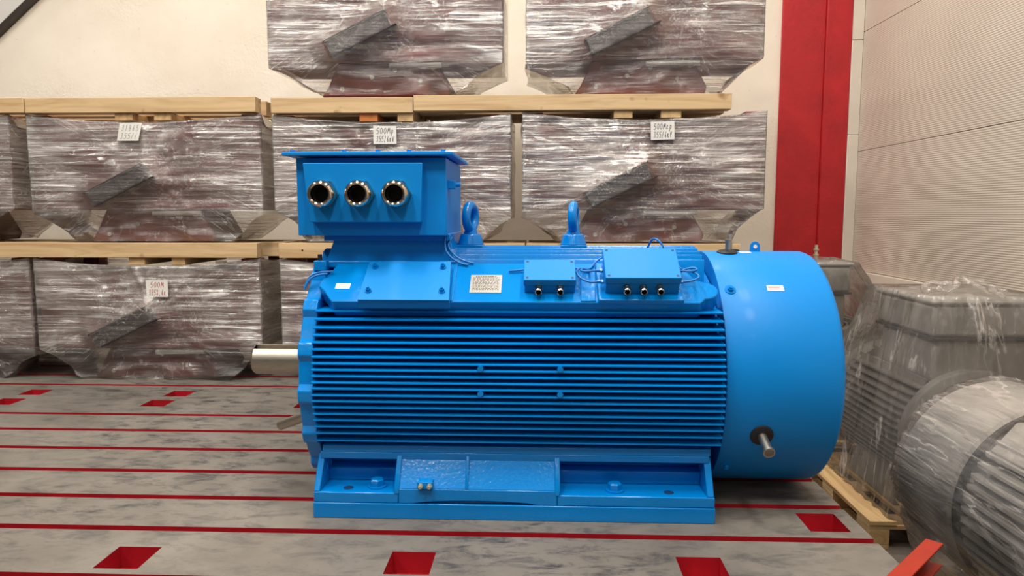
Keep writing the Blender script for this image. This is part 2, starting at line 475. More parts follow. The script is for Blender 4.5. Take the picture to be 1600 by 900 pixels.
# --- sole plates (front and rear) and feet
def my(y, s):  # mirror depth about the motor axis for the rear side
    return y if s > 0 else 2 * AY - y
def T_side(s): return lambda x, y, z: Vector((x, my(y, s), z))
for s in (1, -1):
    T = T_side(s)
    sp = MB().box(-0.848, 0.648, 2.538, 2.72, 0, 0.059, T).build('sole_plate', 'blue', mot, bevel=0.003)
    foot = MB().box(-0.846, -0.526, 2.54, 2.74, 0.0595, 0.10, T).build('foot', 'blue', mot, bevel=0.004)
    MB().box(0.068, 0.646, 2.54, 2.74, 0.0595, 0.10, T).build('foot', 'blue', mot, bevel=0.004)
    # centre box: front face with an arched lower edge, sloping top plate
    fp = [(-0.525, 0.0595), (-0.47, 0.0595)]
    fp += [(-0.47 + 0.47 * k / 10, 0.0605 + 0.0125 * math.sin(math.pi * k / 10) ** 0.6) for k in range(1, 10)]
    fp += [(0.0, 0.0595), (0.067, 0.0595), (0.067, 0.116), (-0.525, 0.116)]
    MB().prism(fp, 2.54, 2.56, lambda u, v, a: T(u, a, v)).build('apron', 'blue', foot, bevel=0.003)
    MB().prism([(2.541, 0.116), (2.56, 0.108), (2.63, 0.205), (2.618, 0.224)], -0.525, 0.067, lambda y, z, x: T(x, y, z)).build('sloping_plate', 'blue', foot, bevel=0.003)
    MB().prism([(2.56, 0.0595), (2.76, 0.0595), (2.76, 0.24), (2.63, 0.205)], -0.51, 0.05, lambda y, z, x: T(x, y, z)).build('web_block', 'blue', foot)
    # ribs
    gus = [(2.541, 0.10), (2.62, 0.226), (2.80, 0.226), (2.80, 0.10)]
    for x0, x1 in ((-0.846, -0.822), (0.618, 0.644)):
        MB().prism(gus, x0, x1, lambda y, z, x: T(x, y, z)).build('gusset', 'blue', foot, bevel=0.004)
    for x0, x1 in ((-0.541, -0.521), (0.058, 0.078)):
        MB().prism([(2.538, 0.0955), (2.538, 0.122), (2.606, 0.228), (2.80, 0.226), (2.80, 0.0955)], x0, x1, lambda y, z, x: T(x, y, z)).build('gusset', 'blue', foot, bevel=0.004)
    MB().prism([(2.541, 0.116), (2.541, 0.124), (2.608, 0.234), (2.63, 0.222), (2.56, 0.108)], -0.276, -0.264, lambda y, z, x: T(x, y, z)).build('rib', 'blue', foot, bevel=0.002)
    # top flange and pocket back walls
    MB().prism([(2.605, 0.206), (2.60, 0.235), (2.80, 0.27), (2.80, 0.206)], -0.835, 0.635, lambda y, z, x: T(x, y, z)).build('top_flange', 'blue', foot, bevel=0.003)
    MB().prism([(2.665, 0.0995), (2.665, 0.15), (2.715, 0.158), (2.70, 0.215), (2.80, 0.215), (2.80, 0.0995)], -0.824, 0.62, lambda y, z, x: T(x, y, z)).build('pocket_wall', 'blue', foot, bevel=0.004)
    if s > 0:
        for x, y in ((-0.618, 2.60), (0.285, 2.595)):
            bo = MB().lathe([(0.035, 0), (0.035, 0.007)], (x, y, 0.10), (0, 0, 1), 24)
            bo.lathe([(0.027, 0.007), (0.027, 0.028), (0.021, 0.033)], (x, y, 0.10), (0, 0, 1), 6, phase=0.3)
            bo.build('foot_bolt', 'blue', foot)
        for x, y in ((-0.725, 2.585), (0.485, 2.585)):
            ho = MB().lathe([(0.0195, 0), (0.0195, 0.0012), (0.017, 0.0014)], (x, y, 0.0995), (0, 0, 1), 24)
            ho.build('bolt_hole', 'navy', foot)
        # lifting eyelet hole on left gusset inner face
        MB().torus((-0.82, 2.66, 0.165), (1, 0, 0), 0.024, 0.004, 20, 8).build('gusset_hole_rim', 'blue', foot)
        eb = MB().prism([(2.545, 0.118), (2.525, 0.122), (2.525, 0.150), (2.572, 0.150)], -0.452, -0.395, YZ)
        ebo = eb.build('earth_block', 'blue', foot, bevel=0.002)
        for x in (-0.438, -0.405):
            k = MB().cyl((x, 2.527, 0.136), (x, 2.512, 0.136), 0.0095, n=6)
            k.cyl((x, 2.516, 0.136), (x, 2.503, 0.136), 0.0055, n=10)
            tag(k.build('earth_bolt', 'brass', foot), 'small bare metal earthing bolt')
# --- frame core, fins
core = MB().lathe([(0.408, 0), (0.408, 1.52)], (-0.843, AY, AZ), (1, 0, 0), 64)
frame = core.build('frame', 'blue', mot)
finYZ = [(2.610, .774), (2.592, .744), (2.578, .715), (2.566, .688), (2.557, .663), (2.549, .638), (2.543, .612), (2.538, .588), (2.534, .565),
         (2.532, .542), (2.530, .519), (2.530, .496), (2.531, .471), (2.533, .448), (2.536, .424), (2.540, .398), (2.546, .373), (2.554, .346), (2.564, .318), (2.577, .286)]
for s in (1, -1):
    for y, z in finYZ:
        yin = AY - math.sqrt(0.40 ** 2 - (z - AZ) ** 2)
        f = MB().prism([(my(yin, s), z - 0.006), (my(y + 0.004, s), z - 0.0042), (my(y, s), z - 0.002), (my(y, s), z + 0.002), (my(y + 0.004, s), z + 0.0042), (my(yin, s), z + 0.006)], -0.840, 0.672, YZ)
        # angled rear corner of each fin
        f.build('fin', 'blue', frame, smooth=50)
    # fixing lugs seen between the fins
    if s > 0:
        for x in (-0.215, 0.075):
            for z in (0.577, 0.484):
                MB().cyl((x, 2.575, z), (x, 2.527, z), 0.011, n=10).build('fin_stud', 'blue', frame)
# lower ledge joining the frame to the feet
    MB().prism([(my(2.60, s), 0.235), (my(2.60, s), 0.262), (my(2.70, s), 0.275), (my(2.70, s), 0.235)], -0.825, 0.64, YZ).build('lower_ledge', 'blue', frame, bevel=0.003)
# top fins: upright ribs along the crown
for k in range(11):
    y = 2.832 + k * 0.0416
    top = AZ + math.sqrt(0.503 ** 2 - (y - AY) ** 2)
    e = 1 if y <= AY else -1
    o = MB().prism([(y - e * 0.007, top - 0.11), (y - e * 0.006, top - 0.008), (y - e * 0.001, top), (y + e * 0.005, top), (y + e * 0.006, top - 0.11)], -0.84, 0.648, YZ)
    o.build('top_fin', 'blue', frame)
# --- corner pads (sloped shoulders)
CN = Vector((0, -0.582, 0.813)); CT = Vector((0, 0.813, 0.582)); CP = Vector((0, 2.6, 0.815))
def CH(x, t, n=0.0): return CP + Vector((x, 0, 0)) + CT * t + CN * n
def CHM(x, t, n=0.0):
    p = CH(x, t, n); return Vector((p.x, 2 * AY - p.y, p.z))
pad = [(-0.775, -0.004), (0.585, -0.004), (0.600, 0.012), (0.607, 0.022)]
pad += [(0.612 + 0.05 * math.cos(a), 0.068 + 0.046 * math.sin(a)) for a in [R(x) for x in range(-80, 100, 20)]]
pad += [(0.590, 0.125), (0.575, 0.150), (0.545, 0.205), (0.54, 0.222), (-0.80, 0.222), (-0.812, 0.17), (-0.838, 0.125), (-0.845, 0.085), (-0.815, 0.055), (-0.80, 0.03)]
for s, F in ((1, CH), (-1, CHM)):
    MB().prism(pad, -0.075, 0.0, F).build('shoulder_pad', 'blue', frame, bevel=0.004)
# raised and recessed field borders on the pad
for x0, x1 in ((-0.336, -0.322), ):
    MB().box(x0, x1, 0.0, 0.21, -0.01, 0.004, CH).build('pad_rib', 'blue', frame, bevel=0.002)
MB().prism([(0.150, 0.0), (0.158, 0.21), (0.215, 0.21), (0.205, 0.0)], -0.01, 0.006, CH).build('pad_rib', 'blue', frame, bevel=0.003)

# --- cover plate with four bolts
cp = MB().prism([(-0.668, -0.028), (-0.330, -0.028), (-0.345, 0.192), (-0.664, 0.192)], 0.012, 0.032, CH).box(-0.655, -0.350, -0.02, 0.18, -0.01, 0.012, CH)
cp.prism([(-0.668, -0.028), (-0.330, -0.028), (-0.331, -0.012), (-0.667, -0.012)], -0.012, 0.030, CH)
cpo = cp.build('cover_plate', 'blue_smooth', mot, bevel=0.0015)
for x, t in ((-0.634, 0.158), (-0.372, 0.158), (-0.636, 0.020), (-0.362, 0.020)):
    p = CH(x, t, 0.032)
    k = MB().cyl(p, p + CN * 0.004, 0.013, n=16); k.cyl(p + CN * 0.004, p + CN * 0.015, 0.0095, n=6); k.cyl(p + CN * 0.015, p + CN * 0.022, 0.005, n=10)
    k.build('cover_bolt', 'blue', cpo)
# --- nameplate and stickers
npl = tag(MB().box(-0.264, -0.145, 0.047, 0.148, 0.0005, 0.0025, CH).build('nameplate', 'plate', mot), 'aluminium rating plate with small print')
txt = MB()
rr = random.Random(3)
for k, wd in enumerate((0.06, 0.035)):
    x = -0.245 + k * 0.045
    while x < -0.245 + k * 0.045 + wd:
        l = rr.uniform(0.004, 0.009); txt.box(x, x + l, 0.137, 0.142, 0.0025, 0.0029, CH); x += l + 0.0025
for row in range(11):
    t = 0.128 - row * 0.0066; x = -0.254
    while x < -0.158:
        l = rr.uniform(0.003, 0.010); txt.box(x, min(x + l, -0.156), t, t + 0.003, 0.0025, 0.0029, CH); x += l + rr.uniform(0.0015, 0.005)
for (x0, x1, t0, t1) in ((-0.256, -0.154, 0.133, 0.1336), (-0.256, -0.154, 0.056, 0.0566), (-0.256, -0.2554, 0.056, 0.133), (-0.1546, -0.154, 0.056, 0.133)):
    txt.box(x0, x1, t0, t1, 0.0025, 0.0029, CH)
txt.build('plate_print', 'etch', npl, smooth=0)
stk = tag(MB().box(-0.778, -0.722, 0.068, 0.098, 0.0003, 0.0012, CH).build('sticker', 'paper', mot), 'small white paper sticker')
MB().box(-0.770, -0.730, 0.088, 0.0905, 0.0012, 0.0015, CH).box(-0.770, -0.735, 0.080, 0.082, 0.0012, 0.0015, CH).build('sticker_print', 'ink_faint', stk, smooth=0)

# --- small cable glands helper
def gland(parent, p, d, r, ln, mat='chrome', name='cable_gland'):
    d = Vector(d).normalized(); p = Vector(p)
    k = MB().lathe([(r * 1.08, 0), (r * 1.08, ln * 0.30), (r * 0.8, ln * 0.301)], p, d, 6, cap1=False)
    k.lathe([(r * 0.80, ln * 0.30), (r * 0.80, ln * 0.45)], p, d, 20, cap0=False, cap1=False)
    k.lathe([(r * 0.86, ln * 0.45), (r * 1.0, ln * 0.50), (r * 1.0, ln * 0.75), (r * 0.90, ln * 0.93), (r * 0.78, ln), (r * 0.66, ln * 0.97), (r * 0.62, ln * 0.6), (r * 0.62, ln * 0.05)], p, d, 24, cap0=False, cap1=False)
    g = k.build(name, mat, parent)
    return g, MB().lathe([(r * 0.615, ln * 0.70), (r * 0.61, ln * 0.08), (r * 0.05, ln * 0.075)], p, d, 20, cap0=False)

# --- junction boxes on the shoulder
def junction(x0, x1, t0, t1, n0, n1, xs, lid_lip):
    bx = MB().box(x0 + 0.003, x1 - 0.003, t0 + 0.003, t1 - 0.003, n0, n1 - 0.03, CH)
    bo = bx.build('junction_box', 'blue_smooth', mot, bevel=0.003)
    MB().box(x0, x1, t0, t1, n1 - 0.029, n1, CH).build('lid', 'blue_smooth', bo, bevel=0.003)
    for x in (x0 + 0.013, x1 - 0.013):
        for t in (t0 + 0.013, t1 - 0.013):
            p = CH(x, t, n1 - 0.001)
            MB().cyl(p, p + CN * 0.0016, 0.0055, n=12).build('lid_screw', 'navy', bo)
    for x in xs:
        p = CH(x, t0 + 0.003, n0 + (n1 - n0) * 0.38)
        g, h = gland(bo, p, -CT + CN * 0.25, 0.0145, 0.038)
        h.build('gland_opening', 'hole', bo)
    return bo
MB().box(0.215, 0.525, -0.012, 0.20, 0.0, 0.022, CH).build('box_base', 'blue', mot, bevel=0.004)
j1 = junction(0.237, 0.510, 0.021, 0.193, 0.022, 0.10, (0.315, 0.375, 0.435), 0)
j2 = junction(-0.060, 0.133, 0.047, 0.165, 0.0, 0.066, (-0.005, 0.075), 0)

# --- thin cables
def cable(pts, r=0.0042):
    MB().tube(pts, r, 8, 6).build('cable', 'cable', mot, smooth=60)
for (t, dx) in ((0.055, 0), (0.118, 0)):
    p = CH(0.237, t, 0.052)
    MB().cyl(p, p + Vector((-0.012, 0, 0)), 0.009, n=6).cyl(p + Vector((-0.012, 0, 0)), p + Vector((-0.026, 0, 0)), 0.007, n=12).build('side_gland', 'blue', j1)
    p = CH(0.510, t, 0.052)
    MB().cyl(p, p + Vector((0.014, 0, 0)), 0.008, n=6).build('side_gland', 'blue', j1)
cable([CH(0.213, 0.055, 0.052), CH(0.185, 0.055, 0.05), CH(0.150, 0.085, 0.045), CH(0.138, 0.125, 0.04), CH(0.155, 0.155, 0.03), CH(0.19, 0.172, 0.015), CH(0.215, 0.215, 0.012), CH(0.24, 0.235, 0.02)])
cable([CH(0.213, 0.118, 0.052), CH(0.175, 0.116, 0.05), CH(0.155, 0.125, 0.045), CH(0.165, 0.142, 0.04), CH(0.19, 0.142, 0.03), CH(0.185, 0.16, 0.012), CH(0.12, 0.185, 0.012), CH(0.06, 0.195, 0.014), CH(-0.02, 0.19, 0.012), CH(-0.07, 0.17, 0.010), CH(-0.12, 0.165, 0.008)])
cable([CH(0.522, 0.118, 0.052), CH(0.56, 0.112, 0.055), CH(0.585, 0.122, 0.055), CH(0.575, 0.138, 0.05), CH(0.545, 0.135, 0.045), CH(0.52, 0.125, 0.035)])
cable([CH(0.522, 0.055, 0.052), CH(0.56, 0.060, 0.055), CH(0.585, 0.078, 0.055), CH(0.58, 0.105, 0.05), CH(0.555, 0.13, 0.045), CH(0.535, 0.17, 0.02), CH(0.53, 0.215, 0.012)])
cable([(0.495, 2.86, 1.0), (0.475, 2.87, 1.03), (0.455, 2.90, 1.035), (0.44, 2.93, 1.0)])
cable([(-0.375, 2.80, 1.045), (-0.372, 2.785, 1.0), (-0.345, 2.77, 0.965), (-0.31, 2.765, 0.945), (-0.28, 2.76, 0.938)])
cable([(-0.350, 2.82, 1.045), (-0.362, 2.80, 1.01), (-0.335, 2.785, 0.975), (-0.30, 2.775, 0.955), (-0.26, 2.77, 0.945)])
cable([CH(-0.82, 0.14, 0.012), CH(-0.855, 0.13, 0.014), CH(-0.885, 0.115, 0.005), CH(-0.905, 0.085, -0.02)])
cable([CH(-0.80, 0.155, 0.012), CH(-0.850, 0.145, 0.016), CH(-0.885, 0.13, 0.008), CH(-0.908, 0.10, -0.02)])

# --- eye bolts
for x, a in ((-0.297, 58), (0.142, 52)):
    ey = MB().box(x - 0.055, x + 0.055, 2.985, 3.095, 0.975, 1.006)
    ey.lathe([(0.056, 0.0), (0.046, 0.036), (0.044, 0.042), (0.04, 0.046)], (x, AY, 1.006), (0, 0, 1), 28)
    ey.lathe([(0.030, 0.0), (0.026, 0.02), (0.024, 0.03)], (x, AY, 1.050), (0, 0, 1), 20)
    eyo = ey.build('eye_bolt', 'blue', mot, bevel=0.002)
    MB().torus((x, AY, 1.122), (math.cos(R(a - 42)), -math.sin(R(a - 42)), 0), 0.050, 0.019, 36, 14).build('ring', 'blue', eyo)

# --- end shield
sh = MB()
prof = []
NB = 18
for k in range(NB * 8):
    a = 2 * math.pi * k / (NB * 8)
    ph = (k % 8)
    prof.append(((0.505 if ph in (0, 1, 2) else 0.486), a + 0.06))
pts = [(AY + r * math.sin(a), AZ + r * math.cos(a)) for r, a in prof]
sh.prism(pts, -0.895, -0.838, YZ)
sho = sh.build('end_shield', 'blue', mot, bevel=0.004)
MB().lathe([(0.20, -0.01), (0.20, 0.012), (0.17, 0.02), (0.10, 0.02)], (-0.893, AY, AZ), (-1, 0, 0), 48).build('bearing_hub', 'blue', sho)
MB().cyl((-1.075, 2.84, 0.262), (-0.90, 2.735, 0.345), 0.020, n=16).build('grease_pipe', 'steel', mot)
MB().box(-0.885, -0.835, 2.74, 2.80, 0.915, 0.955).build('shield_lug', 'blue', sho, bevel=0.004)
MB().cyl((-0.868, 2.77, 0.955), (-0.868, 2.77, 0.978), 0.009, n=8).build('lug_screw', 'rubber', sho)
# --- shaft with keyway
sp = []
for k in range(64):
    a = 2 * math.pi * k / 64
    sp.append((AY + 0.0655 * math.sin(a), AZ + 0.0655 * math.cos(a)))
ka = R(-22)
def notch(p):
    y, z = p[0] - AY, p[1] - AZ
    u = y * math.cos(ka) - z * math.sin(ka); v = y * math.sin(ka) + z * math.cos(ka)
    return (u, v)
out = []
for p in sp:
    u, v = notch(p)
    if abs(u) < 0.017 and v > 0: continue
    out.append(p)
# insert notch corners
def inv(u, v): return (AY + u * math.cos(ka) + v * math.sin(ka), AZ - u * math.sin(ka) + v * math.cos(ka))
out.sort(key=lambda p: math.atan2(notch(p)[1], notch(p)[0]))
e = math.sqrt(0.0655 ** 2 - 0.016 ** 2)
ins = [inv(0.016, e), inv(0.016, 0.046), inv(-0.016, 0.046), inv(-0.016, e)]
res = []; done = False
for p in out:
    if not done and math.atan2(notch(p)[1], notch(p)[0]) > math.pi / 2:
        res += ins; done = True
    res.append(p)
shf = MB().prism(res, -1.243, -0.90, YZ)
shf.lathe([(0.0655, 0), (0.060, 0.008)], (-1.243, AY, AZ), (-1, 0, 0), 64, cap0=False)
tag(shf.build('shaft', 'steel', mot), 'bare machined steel shaft end with keyway')

# --- fan cover
fc = MB().lathe([(0.44, 0.0), (0.478, 0.0), (0.48, 0.004), (0.48, 0.407), (0.474, 0.422), (0.462, 0.430), (0.05, 0.430)], (0.682, AY, AZ), (1, 0, 0), 128)
fco = fc.build('fan_cover', 'blue_smooth', mot, smooth=50)
def cylp(x, y, z, r=0.48):
    d = Vector((0, y - AY, z - AZ)).normalized()
    return Vector((x, AY, AZ)) + d * r, d
for (x, y, z) in ((0.722, 2.712, 0.850), (0.722, 2.691, 0.170)):
    p, d = cylp(x, y, z)
    k = MB().cyl(p - d * 0.002, p + d * 0.003, 0.021, n=20); k.cyl(p + d * 0.003, p + d * 0.013, 0.0115, n=6); k.cyl(p + d * 0.013, p + d * 0.018, 0.006, n=10)
    k.build('cover_screw', 'blue', fco)
def grommet(x, y, z, r, rods):
    p, d = cylp(x, y, z)
    g = MB().lathe([(r, -0.006), (r, 0.004), (r * 0.85, 0.008), (0.012, 0.008)], p, d, 28).build('rubber_grommet', 'rubber', fco)
    for rr_, l, off in rods:
        q = p + Vector((off, 0, 0))
        k = MB().cyl(q + d * 0.006, q + d * l, rr_, n=14); k.cyl(q + d * (l - 0.012), q + d * l, rr_ * 1.25, n=14)
        k.build('grease_nipple_pipe', 'steel', fco)
grommet(0.823, 2.594, 0.322, 0.043, [(0.017, 0.10, 0.0)])
grommet(0.777, 2.985, 0.978, 0.042, [(0.009, 0.055, 0.0)])
grommet(0.822, 3.11, 0.978, 0.040, [(0.009, 0.075, 0.0)])
# lifting lug
lg = MB().prism([(-0.02, 0), (0.02, 0), (0.02, 0.02)] + [(0.020 * math.cos(a), 0.024 + 0.020 * math.sin(a)) for a in [R(x) for x in range(20, 180, 20)]] + [(-0.02, 0.02)], 3.03, 3.04, lambda u, v, a: Vector((0.905 + u, a, 0.977 + v)))
lgo = lg.build('lug', 'blue_smooth', fco)
MB().cyl((0.905, 3.029, 1.0), (0.905, 3.0275, 1.0), 0.008, n=14).build('lug_hole', 'plaster', fco)
def sticker(x0, x1, a0, a1, printed):
    m = MB(); n = 6; q = []
    for i in range(n + 1):
        a = R(a0 + (a1 - a0) * i / n)
        for x in (x0, x1): q.append(Vector((x, AY - 0.4812 * math.cos(a), AZ + 0.4812 * math.sin(a))))
    m.add(q, [(2 * i, 2 * i + 1, 2 * i + 3, 2 * i + 2) for i in range(n)])
    o = m.build('sticker', 'paper', fco, fix=False)
    if printed:
        pr = MB()
        for k, (f0, f1) in enumerate(((0.06, 0.9), (0.06, 0.75), (0.06, 0.82))):
            a = R(a1 + (a0 - a1) * (0.28 + k * 0.2)); a2 = a + R(0.2)
            g = lambda x, a: Vector((x, AY - 0.4818 * math.cos(a), AZ + 0.4818 * math.sin(a)))
            pr.add([g(x0 + (x1 - x0) * f0, a), g(x0 + (x1 - x0) * f1, a), g(x0 + (x1 - x0) * f1, a2), g(x0 + (x1 - x0) * f0, a2)], [(0, 1, 2, 3)])
        pr.build('sticker_print', 'ink_red', fco, fix=False, smooth=0)
sticker(0.862, 0.924, 46.2, 49.6, True)
sticker(0.828, 0.875, 82, 85.5, False)

# --- terminal box
TB = MB().box(-0.945, -0.362, 2.75, 3.24, 1.053, 1.352)
tbo = TB.build('terminal_box', 'blue_smooth', mot, bevel=0.003)
nk = MB()
nk.prism([(-0.86, 1.06), (-0.86, 1.03), (-0.355, 1.03), (-0.355, 1.06)], 2.80, 3.2, XZ)
nk.add([(-0.86, 2.80, 0.93), (-0.335, 2.80, 0.93), (-0.335, 3.26, 0.93), (-0.86, 3.26, 0.93), (-0.815, 2.815, 1.055), (-0.36, 2.815, 1.055), (-0.36, 3.22, 1.055), (-0.815, 3.22, 1.055)],
       [(0, 3, 2, 1), (4, 5, 6, 7), (0, 1, 5, 4), (1, 2, 6, 5), (2, 3, 7, 6), (3, 0, 4, 7)])
nk.build('box_neck', 'blue', tbo, bevel=0.004)
MB().box(-0.87, -0.33, 2.775, 3.27, 0.925, 0.952).build('neck_flange', 'blue', tbo, bevel=0.004)
ld = MB().box(-0.985, -0.332, 2.705, 3.275, 1.358, 1.372).build('lid', 'blue_smooth', tbo, bevel=0.003)
MB().box(-0.93, -0.375, 2.76, 3.22, 1.372, 1.378).build('lid_panel', 'blue_smooth', tbo, bevel=0.002)
for x, y in ((-0.75, 2.73), (-0.62, 2.73), (-0.50, 2.73), (-0.95, 2.73), (-0.37, 2.73)):
    MB().cyl((x, y, 1.372), (x, y, 1.380), 0.010, n=6).build('lid_bolt', 'blue', tbo)
gp = MB().prism([(-0.905, 1.330), (-0.885, 1.105), (-0.455, 1.105), (-0.447, 1.330)], 2.706, 2.752, XZ)
gp.build('gland_plate', 'blue_smooth', tbo, bevel=0.003)
for px_ in (-0.823, -0.683, -0.543):
    g, h = gland(tbo, (px_, 2.707, 1.212), (0, -1, 0), 0.052, 0.070)
    h.build('gland_opening', 'hole', tbo)
eb = MB().box(-0.364, -0.335, 2.80, 2.86, 1.235, 1.268)
eb.cyl((-0.336, 2.845, 1.252), (-0.318, 2.845, 1.252), 0.010, n=8)
eb.build('earth_lug', 'blue_smooth', tbo, bevel=0.002)

# ================================================================== HANDWRITING
GL = {
 '5': [[(.9, 1), (.25, .95), (.15, .55), (.6, .6), (.75, .3), (.5, .02), (.05, .05)]],
 '0': [[(.5, 1), (.15, .75), (.1, .3), (.4, 0), (.75, .25), (.8, .7), (.5, 1)]],
 'M': [[(.0, 0), (.25, 1), (.45, .35), (.75, 1), (.9, 0)]],
 'k': [[(.2, .7), (.15, 0)], [(.6, .65), (.2, .3), (.65, 0)]],
 'p': [[(.2, .65), (.15, -.35)], [(.2, .6), (.55, .65), (.65, .35), (.4, .1), (.18, .2)]],
 '3': [[(.1, .9), (.6, 1), (.65, .7), (.3, .55), (.65, .4), (.6, .1), (.05, .05)]],
 '/': [[(.1, -.1), (.6, 1.05)]],
 '6': [[(.65, 1), (.25, .6), (.15, .2), (.45, 0), (.65, .25), (.45, .5), (.2, .35)]],
 'V': [[(.05, .9), (.35, 0), (.75, 1)]],
 'X': [[(.05, .95), (.7, 0)], [(.7, 1), (.05, 0)]],
 ',': [[(.35, .1), (.2, -.2)]],
 '1': [[(.2, .7), (.45, 1), (.3, 0)]],
 '4': [[(.3, 1), (.1, .45), (.7, .45)], [(.6, .8), (.45, -.05)]],
}
def write_text(mb, lines, ox, oz, w, h, T, th):
    """lines of handwriting inside a w x h box whose lower left corner is ox, oz"""
    n = len(lines)
    for li, s in enumerate(lines):
        ch = h / n * 0.72; cw = w / max(len(s), 5)
        z0 = oz + h - (li + 1) * h / n + h / n * 0.14
        x0 = ox + (w - cw * len(s)) * 0.5
        for ci, c in enumerate(s):
            for st in GL[c]:
                P = [(x0 + ci * cw + (px + 0.15 * pz) * cw * 0.85, z0 + pz * ch) for px, pz in st]
                for (ax, az), (bx, bz) in zip(P[:-1], P[1:]):
                    l = math.hypot(bx - ax, bz - az) or 1e-6
                    nx, nz = -(bz - az) / l * th, (bx - ax) / l * th
                    mb.add([T(ax + nx, az + nz), T(ax - nx, az - nz), T(bx - nx, bz - nz), T(bx + nx, bz + nz)], [(0, 1, 2, 3)])

# ================================================================== WRAPPED FRAMES
def sm(a, b, x):
    t = max(0, min(1, (x - a) / (b - a))); return t * t * (3 - 2 * t)

